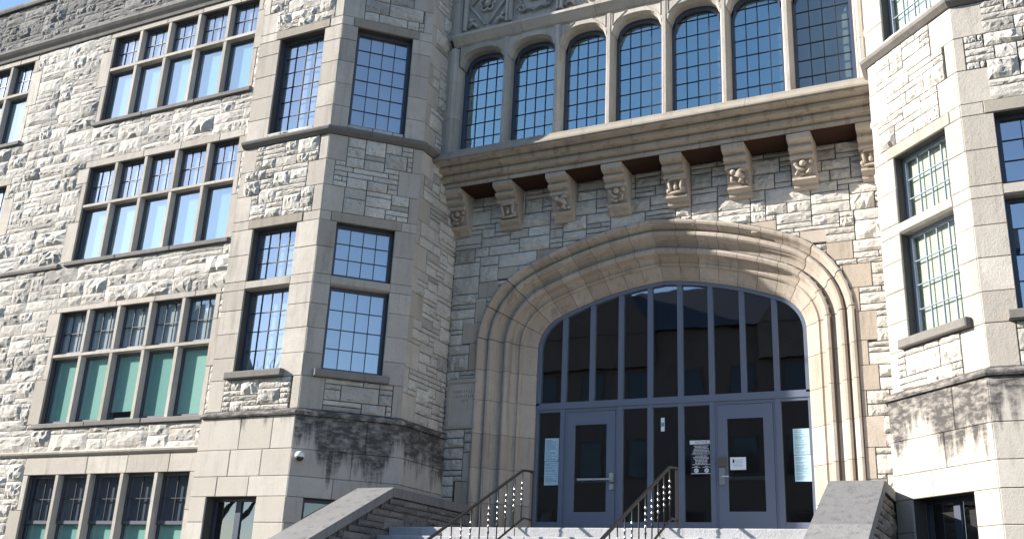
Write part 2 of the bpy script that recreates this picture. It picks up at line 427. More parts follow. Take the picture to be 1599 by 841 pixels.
def sash(win, x0, x1, z0, z1, y, nx, nz, fw=.05, bw=.012, blind=None, me=PANE, fm='frame', by=.03, lift=0., bars='bar'):
    """painted sash with glazing bars, one pane per light, a blind behind"""
    b = MB(); d0, d1 = y-.03, y+.02
    b.box(x0, x0+fw, d0, d1, z0, z1); b.box(x1-fw, x1, d0, d1, z0, z1)
    b.box(x0+fw, x1-fw, d0, d1, z0, z0+fw*1.3); b.box(x0+fw, x1-fw, d0, d1, z1-fw, z1)
    b.build('sash', fm, win)
    X0, X1, Z0, Z1 = x0+fw, x1-fw, z0+fw*1.3, z1-fw
    if nx*nz > 1:
        b = MB()
        for i in range(1, nx): c = X0+(X1-X0)*i/nx; b.box(c-bw/2, c+bw/2, y-.016, y+.012, Z0, Z1)
        for j in range(1, nz): c = Z0+(Z1-Z0)*j/nz; b.box(X0, X1, y-.0145, y+.0105, c-bw/2, c+bw/2)
        b.build('glazing_bars', bars, win)
    for i in range(nx):
        for j in range(nz):
            pane(win, X0+(X1-X0)*i/nx, X0+(X1-X0)*(i+1)/nx, Z0+(Z1-Z0)*j/nz, Z0+(Z1-Z0)*(j+1)/nz, y, me)
    if blind: obj('blind', *(lambda q: (q.V, q.F))(MB().box(x0+.005, x1-.005, y+by, y+by+.006, z0+.005+lift, z1-.005)), blind, win)
def ring(x0, x1, z0, z1, y0, y1, t=.08):
    return MB().box(x0-t, x0, y0, y1, z0-t, z1+t).box(x1, x1+t, y0, y1, z0-t, z1+t).box(x0, x1, y0, y1, z0-t, z0).box(x0, x1, y0, y1, z1, z1+t)

# ---- classroom wing on the left
YL = -2.6
wing = Face(0, YL, 0)
ROWS = [  # z bottom, transom bottom, transom top, z top, lintel top, lower blind, upper blind
    (1.30, None, None, 3.90, 4.27, 'blind_mint', None),
    (4.95, 6.36, 6.44, 7.37, 7.49, 'blind_mint', 'blind_pale'),
    (8.54, 9.82, 9.90, 10.81, 10.98, 'blind_mint', 'blind_pale'),
    (11.96, 13.29, 13.38, 14.21, 14.36, 'blind_mint', 'blind_pale')]
WINS = [(-12.45, -8.08, (0, 1, 2, 3)), (-19.60, -15.23, (2, 3))]
opens = []; masks = []
def wing_window(x0, x1, row, first):
    zb, t0, t1, zt, lt, bl, bu = ROWS[row]
    D = .145
    win = ring(x0, x1, zb, zt, .13, .34).build('mullioned_window', 'ashlar', B, wing.o)
    win['label'] = 'five-light stone window of the classroom wing, ' + ('lowest', 'second lowest', 'second highest', 'highest')[row] + ' row' + ('' if first else ', at the left edge')
    opens.append((x0, x1, zb, zt))
    # jambs, long and short
    for side in (-1, 1):
        zz = [zb]; long = RG.random() < .5
        while zz[-1] < zt-.02: zz.append(min(zt, zz[-1]+(.95 if zt-zz[-1] > 1.3 else zt-zz[-1])))
        for a, b in zip(zz, zz[1:]):
            long = not long; wd = (.36 if long else .15)
            if side > 0 and first: wd = .13 if not long else .2
            xa, xb = (x0-wd, x0) if side < 0 else (x1, x1+wd)
            block('jamb_stone', win, xa, xb, a, b, -.012, .2); masks.append((xa, xb, a, b))
    # lintel
    n = 4; xs = [x0-.15]+[x0+(x1-x0)*(i+.5)/n for i in range(n)][1:n]+[x1+.13]
    for a, b in zip(xs, xs[1:]): block('lintel_stone', win, a, b, zt, lt, -.014, .2)
    masks.append((x0-.15, x1+.13, zt, lt))
    if row:
        for i in range(3):
            a, b = x0-.16+(x1-x0+.3)*i/3, x0-.16+(x1-x0+.3)*(i+1)/3
            block('sill_stone', win, a, b, zb-.105, zb, -.075, .2, 'sill', .012)
        masks.append((x0-.16, x1+.14, zb-.105, zb))
    pitch = (x1-x0+.11)/5
    def mull(xa, xb, z0, z1):
        c = .5*(xa+xb); h = (xb-xa)/2
        MB().prism([(c-h*.72, -.004), (c+h*.72, -.004), (c+h*1.25, .05), (c+h*1.25, .2), (c-h*1.25, .2), (c-h*1.25, .05)], 'z', z0, z1).build('mullion', 'ashlar', win)
    for i in range(5):
        a = x0+pitch*i; b = a+pitch-.11
        spans = [(zb, zt, 0)] if t0 is None else [(zb, t0, 1), (t1, zt, 2)]
        for z0, z1, k in spans:
            if i < 4: mull(b, b+.11, z0, z1)
            if k == 0:
                zm = 2.99
                sash(win, a, b, z0, zm, D+.03, 1, 1, .05, blind=bl, by=.025, me=PANE_W, lift=RG.choice((0, 0, .1, .5)))
                sash(win, a, b, zm-.04, z1, D, 2, 2, .05, blind='blind_grey', by=.06, me=PANE_C)
            elif k == 1: sash(win, a, b, z0, z1, D, 1, 1, .055, blind=bl, by=.028, me=PANE_W if row == 1 else PANE, lift=RG.choice((0, .04, .08, .34, .2)) if row == 1 else RG.choice((0, 0, .05)))
            else: sash(win, a, b, z0, z1, D, 3, 2, .045, blind=bu, by=.03, me=PANE_W if row == 1 else PANE)
        if t0 is not None:
            MB().prism([(-.004, t0+.012), (.05, t0-.01), (.2, t0-.01), (.2, t1+.012), (.05, t1+.012), (-.004, t1-.008)], 'x', a-.055 if i else a, b+.055 if i < 4 else b).build('transom', 'ashlar', win)
for x0, x1, rows in WINS:
    for r in rows: wing_window(x0, x1, r, x0 > -13)
xa, xb = -18.6, -7.66
inside = lambda R, x, z: any(a < x < b and c < z < d for a, b, c, d in R)
xs = lines([xa, xb]+[v for r in masks+opens for v in r[:2] if xa < v < xb], .135)
xs = [x for i, x in enumerate(xs) if i == 0 or x-xs[i-1] > .02 or x in (xa, xb)]
zk = [1.0, 4.27, 4.37, 14.36]+[v for r in masks+opens for v in r[2:] if 1 < v < 14.36]
zs = lines(zk, .118)
wall = wall_part('wing_wall', B, wing, lines([-25, xb]+[v for r in opens for v in r[:2] if v > -25], 50), lines([0, 1.3, 16.0]+[v for r in opens for v in r[2:]], 50),
                 lambda x, z: not inside(opens, x, z), .5, .028)
wall['label'] = 'rock-faced wall of the classroom wing left of the tower'
band = lambda z: 4.27 < z < 4.37
rects = layout(xs, zs, lambda x, z: not inside(opens, x, z) and not inside(masks, x, z) and not band(z), random.Random(11))
lay_stones(wall, wing, rects, 'rock', .010, 300, random.Random(12))
prect = layout(lines([xa, xb], .115), lines([14.72, 15.94], .105), lambda x, z: True, random.Random(14))
pw = MB().box(-25, xb, .03, .5, 14.6, 15.95).build('parapet_wall', 'mortar', B, wing.o)
lay_stones(pw, wing, prect, 'rock_parapet', .010, 200, random.Random(15))
W0, W1 = (-19.5, YL), (xb, YL)
moulding('string_course', B, [W0, W1], [(-.05, 4.27), (.03, 4.27), (.075, 4.31), (.085, 4.345), (.06, 4.37), (-.05, 4.395)], 'ashlar', 1.9)
moulding('string_course', B, [W0, (-12.82, YL)], [(-.05, 8.43), (.06, 8.43), (.075, 8.48), (.05, 8.53), (-.05, 8.55)], 'sill', 1.9)
moulding('parapet_string', B, [W0, W1], [(-.05, 14.365), (.05, 14.365), (.07, 14.43), (.13, 14.50), (.17, 14.56), (.17, 14.62), (.04, 14.72), (-.05, 14.72)], 'sill', 1.9)
moulding('parapet_coping', B, [W0, W1], [(-.5, 15.945), (.08, 15.945), (.10, 16.0), (.10, 16.06), (-.2, 16.17), (-.5, 16.12)], 'sill', 1.6)

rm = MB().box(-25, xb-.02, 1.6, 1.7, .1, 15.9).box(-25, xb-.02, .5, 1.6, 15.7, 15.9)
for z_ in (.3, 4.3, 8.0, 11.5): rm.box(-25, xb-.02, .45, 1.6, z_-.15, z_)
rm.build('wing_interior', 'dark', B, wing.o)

# ---- bay towers
def quoins(wall, L, z0, z1, left, right, masks, flip=False, hgt=.47):
    n = max(1, round((z1-z0)/hgt)); k = 1 if flip else 0
    for i in range(n):
        a, b = z0+(z1-z0)*i/n, z0+(z1-z0)*(i+1)/n
        for side, wd in ((0, left), (1, right)):
            if wd is None: continue
            ww = wd[(i+k+side) % 2]+RG.uniform(-.03, .03)
            r = (0, ww, a, b) if side == 0 else (L-ww, L, a, b)
            block('quoin', wall, *r); masks.append(r)
def courses(wall, x0, x1, zl, masks, lens=.75):
    for k, (a, b) in enumerate(zip(zl, zl[1:])):
        n = max(1, round((x1-x0)/lens)); off = 0
        cut = [x0]+[x0+(x1-x0)*(i+(.12 if k % 2 else -.12))/n for i in range(1, n)]+[x1]
        for c, d in zip(cut, cut[1:]): block('ashlar_block', wall, c, d, a, b)
    masks.append((x0, x1, zl[0], zl[-1]))
def tower_window(face, win_label, x0, x1, z0, z1, split, nx, nz, blind, name='window', sill=True):
    win = ring(x0, x1, z0, z1, .19, .42).build(name, 'ashlar', B, face.o, face.r)
    win['label'] = win_label
    Y = .2
    kw = dict(blind=blind, by=.06, fm='frame_sunlit' if blind == 'blind_cream' else 'frame', bars='frame_sunlit' if blind == 'blind_cream' else 'bar', me=PANE_C if blind == 'blind_cream' else PANE)
    if split:
        sash(win, x0, x1, z0, split[0], Y, nx, nz[0], .06, .013, **kw); sash(win, x0, x1, split[1], z1, Y, nx, nz[1], .06, .013, **kw)
        MB().prism([(-.004, split[0]+.03), (.04, split[0]), (.24, split[0]), (.24, split[1]), (.04, split[1]), (-.004, split[1]-.02)], 'x', x0+.002, x1-.002).build('transom', 'ashlar', win)
    else: sash(win, x0, x1, z0, z1, Y, nx, nz[0], .07, .013, **kw)
    return win
def tower_face(name, label, face, L, wn, flip, stone_limit, blind, wl, upper=True, win=True):
    """one side of a tower above the water table: dressed window bands between rock-faced panels"""
    mk = []; op = []
    if win:
        (wa, wb), (ua, ub) = wn
        op = [(wa, wb, 5.66, 8.53), (ua, ub, 10.58, 12.78)]
    zl = lines([4.8, 16.0]+[v for r in op for v in r[2:]], 50)
    wall = wall_part(name, B, face, lines([0, L]+[v for r in op for v in r[:2]], 50), zl, lambda x, z: not inside(op, x, z), .35, .038)
    wall['label'] = label
    if win:
        lo = [5.52, 5.95, 6.42, 6.88, 7.28, 7.46, 8.0, 8.53]; up = [10.46, 10.95, 11.45, 11.95, 12.45, 12.78]
        for (p, q), z_ in (((wa, wb), lo), ((ua, ub), up)):
            courses(wall, 0, p, z_, mk, .9); courses(wall, q, L, z_, mk, .9)
        w1 = tower_window(face, 'two-tier gridded window in the '+wl, wa, wb, 5.66, 8.53, (7.28, 7.46), 4, (4, 3), blind)
        block('sill_stone', w1, wa-.13, wb+.13, 5.52, 5.66, -.11, .2, 'sill', .015)
        block('lintel_stone', w1, wa-.12, wb+.12, 8.53, 8.72, -.012, .2, 'lintel')
        w2 = tower_window(face, 'tall gridded window high in the '+wl, ua, ub, 10.58, 12.78, None, 4, (6,), blind)
        block('lintel_stone', w2, ua-.1, ub+.12, 12.78, 12.98, -.012, .2, 'lintel')
        mk += [(wa-.13, wb+.13, 5.52, 5.66), (wa-.12, wb+.12, 8.53, 8.72), (ua-.1, ub+.12, 12.78, 12.98), (0, L, 10.32, 10.46)]
        block('quoin', wall, 0, wa-.12, 8.53, 8.72); block('quoin', wall, wb+.12, L, 8.53, 8.72)
        block('quoin', wall, 0, ua-.1, 12.78, 12.98); block('quoin', wall, ub+.12, L, 12.78, 12.98)
        mk += [(0, L, 8.53, 8.72), (0, L, 12.78, 12.98)]
        qa, qb = (.40, .16), (.42, .20)
        for z0, z1 in ((4.93, 5.52), (8.72, 10.32), (12.98, 16.0)): quoins(wall, L, z0, z1, qa, qb, mk, flip)
    else:
        ql, qr = ((.44, .17), None) if not flip else (None, (.44, .17))
        for z0, z1 in ((4.93, 10.32), (10.46, 16.0)): quoins(wall, L, z0, z1, ql, qr, mk, flip)
        mk += [(0, L, 10.32, 10.46)]
    xs = lines([0, L]+[v for r in op+mk for v in r[:2]], .10); xs = [x for i, x in enumerate(xs) if i == 0 or x-xs[i-1] > .015]
    zs = lines([4.93, 16.0]+[v for r in op+mk for v in r[2:] if 4.93 < v < 16], .105)
    zs = [z for i, z in enumerate(zs) if i == 0 or z-zs[i-1] > .015]
    rects = layout(xs, zs, lambda x, z: not inside(op, x, z) and not inside(mk, x, z), random.Random(len(name)*7+int(L*100)))
    lay_stones(wall, face, rects, 'rock', .017, stone_limit, random.Random(len(name)+3))
def tower_base(name, label, face, L, op, stone='base'):
    zl = [0, .45, .95, 1.45, 1.95, 2.45, 2.95, 3.39, 3.74, 4.21, 4.80]
    wall = wall_part(name, B, face, lines([0, L]+[v for r in op for v in r[:2]], 50), lines([0, 4.8]+[v for r in op for v in r[2:]], 50), lambda x, z: not inside(op, x, z), .4, .03)
    wall['label'] = label
    for k, (a, b) in enumerate(zip(zl, zl[1:])):
        spans = [(0, L)]
        for o in op:
            if o[2] < (a+b)/2 < o[3]: spans = [(0, o[0]), (o[1], L)]
        for s0, s1 in spans:
            n = max(1, round((s1-s0)/.85)); sh = (.33, -.2, .1)[k % 3] if n > 1 else 0
            cut = [s0]+[s0+(s1-s0)*(i+sh)/n for i in range(1, n)]+[s1]
            for c, d in zip(cut, cut[1:]): block('ashlar_block', wall, c, d, a, b, 0, .22, stone)
    return wall
def tower(sgn):
    mir = sgn > 0
    side = 'right' if mir else 'left'
    a45 = math.pi/4
    if not mir:
        A, Bf, C = Face(-7.68, -2.84, 0), Face(-5.55, -2.84, a45), Face(-4.23, -1.52, 2*a45)
        A0, B0, C0 = Face(-7.68, -2.92, 0), Face(-5.517, -2.92, a45), Face(-4.15, -1.553, 2*a45)
    else:
        A, Bf, C = Face(5.55, -2.84, 0), Face(4.23, -1.52, -a45), Face(4.23, 0, -2*a45)
        A0, B0, C0 = Face(5.517, -2.92, 0), Face(4.15, -1.553, -a45), Face(4.15, 0, -2*a45)
    LB = 1.867; LB0 = 1.933
    T = 'tower ' + ('right' if mir else 'left') + ' of the arch'
    if not mir: wa = ((.53, 1.60), (.56, 1.70)); wbb = ((.33, 1.45), (.33, 1.47))
    else: wa = ((.42, 1.58), (.42, 1.58)); wbb = ((.42, 1.53), (.42, 1.53))
    bl = 'blind_cream' if mir else 'curtain'
    tower_face('tower_front_wall', 'front face of the '+T, A, 2.13, wa, False, 120, 'blind_grey' if mir else 'blind_pale', 'front of the '+T)
    tower_face('tower_angled_wall', 'angled face of the '+T, Bf, LB, wbb, mir, 120, bl, 'angled face of the '+T)
    tower_face('tower_return_wall', 'return of the '+T, C, 1.52, None, mir, 200, bl, '', win=False)
    wall = None
    bo = [(.30, 1.47, 1.2, 3.39)] if not mir else [(.34, 1.50, 1.2, 3.39)]
    for nm, f, L, op in (('tower_base_front', A0, 2.163, [(.38, 1.52, 1.2, 3.39)]), ('tower_base_angled', B0, LB0, bo), ('tower_base_return', C0, 1.553, [])):
        tower_base(nm, 'dressed stone base of the '+T, f, L, op, 'base' if mir else ('base_clean' if 'front' in nm else 'base_heavy'))
        for o in op:
            win = ring(*o, .22, .42).build('basement_window', 'ashlar', B, f.o, f.r); win['label'] = 'basement window in the '+T
            sash(win, o[0], (o[0]+o[1])/2, o[2], o[3], .26, 1, 2, .06, .03, blind='dark', me=PANE_C, by=.08)
            sash(win, (o[0]+o[1])/2, o[1], o[2], o[3], .26, 1, 2, .06, .03, blind='dark', me=PANE_C, by=.08)
    # water table and string course round the tower
    plan = [(-7.68, -2.84), (-5.55, -2.84), (-4.23, -1.52), (-4.23, 0.05)]
    if mir: plan = [(-x, y) for x, y in reversed(plan)]
    moulding('water_table', B, plan, [(-.05, 4.80), (.12, 4.80), (.135, 4.83), (.12, 4.865), (.085, 4.89), (.02, 4.925), (-.05, 4.935)], 'base' if mir else 'base', 5)
    plan2 = plan[:-1]+[(-4.23, -.86)] if not mir else [(4.23, -.86)]+plan[1:]
    moulding('tower_string', B, plan2, [(-.05, 10.32), (.03, 10.32), (.10, 10.38), (.115, 10.42), (.10, 10.455), (.0, 10.52), (-.05, 10.52)], 'sill', 5)
    if not mir:   # short return towards the wing
        MB().box(-7.675, -7.4, -2.8, -2.3, 0, 16).build('tower_core', 'ashlar', B)
tower(-1); tower(1)

# ---- entrance wall with the wide four-centred arch
HR, HX, HZ = .75, 1.91, 6.66           # haunch radius, centre
def arch_pt(t):
    """t in metres along the intrados from the right springing to the crown; returns point and outward normal"""
    la = HR*rad(67)
    if t < 0: return Vector((HX+HR, HZ+t)), Vector((1, 0))
    if t < la:
        a = t/HR; n = Vector((math.cos(a), math.sin(a))); return Vector((HX, HZ))+n*HR, n
    R = 7.0; c = Vector((HX, HZ))-Vector((math.cos(rad(67)), math.sin(rad(67))))*(R-HR)
    a = rad(67)+(t-la)/R; n = Vector((math.cos(a), math.sin(a))); return c+n*R, n
TCROWN = HR*rad(67)
while arch_pt(TCROWN)[0].x > 0: TCROWN += .002
def off_pt(t, o):
    p, n = arch_pt(t); q = p+n*o
    if q.x < .004 or t > TCROWN-.012:    # meet the other half on the centre line
        d = Vector((-n.y, n.x)); q = q+d*((.003-q.x)/d.x)
    return q
def arch_section(ts, o):
    return [off_pt(t, o) for t in ts]
def ext_z(x, o):
    """height of the curve offset by o at |x|"""
    x = abs(x); best = HZ
    if x >= HX+HR+o: return None
    t = 0; 
    while t < TCROWN+.3:
        p, n = arch_pt(t); q = p+n*o
        if q.x <= x: return q.y
        t += .02
    return best
ent = Face(0, 0, 0)
OUT = .90
zcache = {}
def under_arch(x, z, o):
    if abs(x) >= HX+HR+o: return False
    k = (round(abs(x), 2), o)
    if k not in zcache: zcache[k] = ext_z(x, o)
    return z < zcache[k]
mk = []
xs = lines([-4.23, 4.23, -3.56, 3.56, -4.17, -3.52], .10); zs = lines([2.9, 5.0, 5.97, 9.82], .105)
wall = wall_part('entrance_wall', B, ent, lines([-4.62, 4.62], .06), lines([0, 2.9, 9.9], .06), lambda x, z: not under_arch(x, z, .86), .7, .035)
wall['label'] = 'rock-faced wall above and beside the entrance arch'
# dressed toothing beside the arch
for s in (-1, 1):
    zz = 2.95; k = 0
    while zz < 7.5:
        h = RG.choice((.42, .5, .55)); wd = (.14, .36, .22, .40)[k % 4]
        lim = 3.53
        if not (s < 0 and 4.55 < zz+h/2 < 6.1):
            r = (lim, lim+wd, zz, zz+h) if s > 0 else (-lim-wd, -lim, zz, zz+h)
            if zz > 6.9: r = (r[0]-(.1 if s > 0 else 0), r[1]+(.1 if s < 0 else 0), r[2], r[3])
            block('quoin', wall, *r, -.008, .2, 'arch'); mk.append(r)
        zz += h; k += 1
for s in (-1, 1):
    for (x0, x1, z0, z1) in ((3.18, 3.62, 7.62, 7.95), (2.75, 3.2, 7.98, 8.22), (1.9, 2.35, 8.3, 8.5)):
        r = (x0, x1, z0, z1) if s > 0 else (-x1, -x0, z0, z1)
        block('quoin', wall, *r, -.006, .2, 'arch'); mk.append(r)
mk.append((-4.17, -3.5, 5.0, 5.97))
uniq = lambda L, e: [v for i, v in enumerate(L) if i == 0 or v-L[i-1] > e]
xs = uniq(lines([-4.23, 4.23]+[v for r in mk for v in r[:2]], .10), .045); zs = uniq(lines([2.9, 9.82]+[v for r in mk for v in r[2:]], .105), .045)
rects = layout(xs, zs, lambda x, z: not inside(mk, x, z) and not under_arch(x, z, .86), random.Random(31))
lay_stones(wall, ent, rects, 'rock', .019, 300, random.Random(32))
# inscribed stone tablet
tb = MB().box(-4.165, -3.5, -.03, .1, 5.0, 5.97); tabl = tb.build('inscribed_tablet', 'ashlar', B)
tabl['label'] = 'smooth inscribed stone tablet left of the arch'
fr = MB().box(-4.165, -3.51, -.06, -.03, 5.9, 5.97).box(-4.165, -3.51, -.06, -.03, 5.0, 5.05).box(-4.165, -4.1, -.05, -.03, 5.05, 5.9)
fr.build('tablet_border', 'ashlar', tabl)
b = MB(); rr = random.Random(4)
for row, (za, xa_, xb_) in enumerate(((5.70, -4.03, -3.56), (5.60, -4.03, -3.56), (5.52, -3.86, -3.70))):
    x = xa_
    while x < xb_:
        wl_ = rr.choice((.018, .026, .03)); b.box(x, x+.006, -.0325, -.02, za, za+.055)
        if rr.random() < .6: zc = za+rr.choice((0, .025, .049)); b.box(x+.006, x+wl_, -.0325, -.02, zc, zc+.006)
        x += wl_+rr.choice((.012, .012, .03))
b.build('engraved_marks', 'groove', tabl)
# moulded arch stones
PROF = [(-.02, .99), (-.02, .80), (.03, .735), (.20, .615), (.205, .565), (.235, .53), (.27, .545), (.32, .525), (.355, .475), (.365, .41), (.36, .37), (.375, .31), (.42, .275),
        (.465, .285), (.49, .325), (.495, .355), (.53, .345), (.575, .315), (.605, .265), (.605, .215), (.63, .19), (.635, .14), (.665, .095), (.71, .085), (.745, .115), (.76, .15),
        (.785, .12), (.81, .07), (.825, .01), (.845, -.03), (.88, -.05), (.915, -.042), (.935, -.012), (.935, .12)]
def arch_piece(name, ts, s, prof, m, parent, back=True):
    V = []; n = len(prof)
    for t in ts:
        for o, y in prof:
            q = off_pt(t, o); V.append((s*q.x, y, q.y))
    F = []
    for i in range(len(ts)-1):
        for j in range(n-1):
            f = (i*n+j, i*n+j+1, (i+1)*n+j+1, (i+1)*n+j); F.append(f if s > 0 else f[::-1])
    if back:
        F += [tuple(range(n)), tuple((len(ts)-1)*n+j for j in reversed(range(n)))]
    return obj(name, V, F, m, parent, smooth=False)
arch = arch_piece('entrance_arch', [-3.75, 0]+[.1*i for i in range(1, int(TCROWN*10)+1)]+[TCROWN], 1, [(o+.006, y+.008) for o, y in PROF], 'mortar', B, False)
arch['label'] = 'deep moulded stone arch around the entrance doors'
arch_piece('arch_bedding', [-3.75, 0]+[.1*i for i in range(1, int(TCROWN*10)+1)]+[TCROWN], -1, [(o+.006, y+.008) for o, y in PROF], 'mortar', arch, False)
for s in (-1, 1):
    js = [-3.74, -3.05, -2.4, -1.75, -1.1, -.5, 0.06, .36, .66, .96]
    n = 6; js += [.96+(TCROWN-.96)*i/n for i in range(1, n+1)]
    for a, b_ in zip(js, js[1:]):
        k = max(1, round((b_-a)/.09)) if a >= 0 else 1
        e = .0045
        ts = [a+e+(b_-a-2*e)*i/k for i in range(k+1)]
        arch_piece('voussoir', ts, s, PROF, 'arch', arch)

# ---- glazed entrance screen with two doors
YG = .90
bays = [-2.655+.59*i for i in range(10)]
scr = MB()
for i, x in enumerate(bays[1:-1], 1):
    zt = ext_z(x, -.02)
    scr.box(x-.045, x+.045, YG-.06, YG+.06, 5.60, zt)
    if i not in (2, 7): scr.box(x-.045, x+.045, YG-.06, YG+.06, 2.92, 5.475)
scr.box(-2.66, 2.66, YG-.07, YG+.06, 5.475, 5.60)
scr.box(-2.66, -2.59, YG-.06, YG+.06, 2.92, 5.475); scr.box(2.59, 2.66, YG-.06, YG+.06, 2.92, 5.475)
for i in (0, 3, 4, 5, 8):
    scr.box(bays[i]+.045, bays[i+1]-.045, YG-.05, YG+.05, 2.92, 3.34)
    scr.box(bays[i]+.045, bays[i+1]-.045, YG-.05, YG+.05, 5.42, 5.475)
screen = scr.build('entrance_screen', 'entry', B)
screen['label'] = 'blue-grey framed glazed screen filling the entrance arch'
for s in (-1, 1):
    arch_piece('arched_head_frame', [-1.1, 0]+[.1*i for i in range(1, int(TCROWN*10)+1)]+[TCROWN], s, [(-.0, YG+.07), (-.09, YG+.07), (-.09, YG-.07), (0., YG-.07)], 'entry', screen)
for i in range(9):
    x0, x1 = bays[i]+.04, bays[i+1]-.04
    xm = [x0+(x1-x0)*k/4 for k in range(5)]
    tops = [(ext_z(x, -.05) or 6.4) for x in xm]
    V = [(x, YG, 5.59) for x in xm]+[(x, YG, z) for x, z in zip(xm, tops)]
    V += [(a, YG+.008, c) for a, _, c in V]
    F = [(k, k+1, k+6, k+5) for k in range(4)]+[(k+11, k+10, k+15, k+16) for k in range(4)]
    o = obj('pane', V, F, 'glass_door', screen)
for i in (0, 3, 4, 5, 8): link(bpy.data.objects.new('pane', PANE_D), screen, (bays[i]+.04, YG, 3.33), None, (.51, .008, 2.1))
def entry_door(x0, x1, hinge_left, label):
    y0, y1 = YG-.05, YG+.0
    d = MB()
    d.box(x0, x0+.17, y0, y1, 2.94, 5.40).box(x1-.17, x1, y0, y1, 2.94, 5.40).box(x0+.17, x1-.17, y0, y1, 2.94, 3.52).box(x0+.17, x1-.17, y0, y1, 5.15, 5.40)
    do = d.build('door', 'entry', B); do['label'] = label
    link(bpy.data.objects.new('pane', PANE_D), do, (x0+.16, YG-.03, 3.51), None, (x1-x0-.32, .008, 1.65))
    MB().box(x0+.05, x1-.05, y1+.005, y1+.06, 4.07, 4.13).build('push_bar', 'steel', do)
    return do
for (xa_, xb_) in ((bays[1]+.04, bays[3]-.04), (bays[6]+.04, bays[8]-.04)):     # fixed frames round the doors
    MB().box(xa_, xa_+.05, YG-.04, YG+.05, 2.92, 5.475).box(xb_-.05, xb_, YG-.04, YG+.05, 2.92, 5.475).box(xa_+.05, xb_-.05, YG-.04, YG+.05, 5.41, 5.475).build('door_frame', 'entry', screen)
d1 = entry_door(bays[1]+.095, bays[3]-.095, True, 'left entrance door with steel push bar')
d2 = entry_door(bays[6]+.095, bays[8]-.095, True, 'right entrance door with keypad lock')
MB().box(-1.07, -.99, YG-.10, YG-.05, 4.06, 4.22).box(-1.70, -1.0, YG-.135, YG-.10, 4.09, 4.125).build('handle', 'steel', d1)
MB().box(-1.07, -.99, YG-.09, YG-.05, 3.92, 4.02).build('lock', 'steel', d1)
MB().box(.99, 1.13, YG-.10, YG-.05, 4.29, 4.45).build('keypad', 'bronze', d2)
MB().box(1.0, 1.10, YG-.09, YG-.05, 3.98, 4.275).tube([(1.05, YG-.12, 4.12), (1.18, YG-.12, 4.12)], .014).box(1.035, 1.065, YG-.13, YG-.09, 4.10, 4.14).build('handle', 'steel', d2)
# vestibule behind the glass
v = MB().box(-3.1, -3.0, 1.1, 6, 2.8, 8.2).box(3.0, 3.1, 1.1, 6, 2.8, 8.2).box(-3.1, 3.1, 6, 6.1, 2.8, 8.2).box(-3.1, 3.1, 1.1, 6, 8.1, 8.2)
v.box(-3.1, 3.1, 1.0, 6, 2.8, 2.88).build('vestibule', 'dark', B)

# ---- cornice on carved corbels
CP = [(.0, 9.835), (.60, 9.835), (.64, 9.84), (.645, 9.91), (.605, 9.92), (.625, 9.95), (.745, 9.965), (.755, 9.975), (.755, 10.045), (.715, 10.055), (.735, 10.085), (.90, 10.10),
      (.915, 10.11), (.915, 10.175), (.875, 10.185), (.92, 10.205), (1.12, 10.215), (1.12, 10.228), (.5, 10.232), (.0, 10.232)]
moulding('cornice', B, [(-4.228, 0), (4.228, 0)], CP, 'cornice', 1.45, .003)
moulding('window_ledge', B, [(-4.228, 0), (4.228, 0)], [(.3, 10.234), (1.135, 10.234), (1.15, 10.25), (1.15, 10.285), (1.11, 10.31), (1.055, 10.40), (1.045, 10.445), (1.02, 10.465), (.88, 10.485), (.3, 10.485)], 'lintel', 1.9, .003)
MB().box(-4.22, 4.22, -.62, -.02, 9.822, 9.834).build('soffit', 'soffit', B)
CB = [(.03, 8.98), (-.10, 8.98), (-.125, 9.0), (-.13, 9.045), (-.16, 9.06), (-.235, 9.08), (-.255, 9.10), (-.255, 9.135), (-.20, 9.15), (-.215, 9.2), (-.26, 9.33), (-.28, 9.42), (-.385, 9.435), (-.41, 9.455), (-.41, 9.49),
      (-.365, 9.505), (-.385, 9.545), (-.47, 9.565), (-.505, 9.585), (-.505, 9.625), (-.455, 9.64), (-.48, 9.68), (-.57, 9.70), (-.625, 9.725), (-.635, 9.76), (-.635, 9.82), (.03, 9.82)]
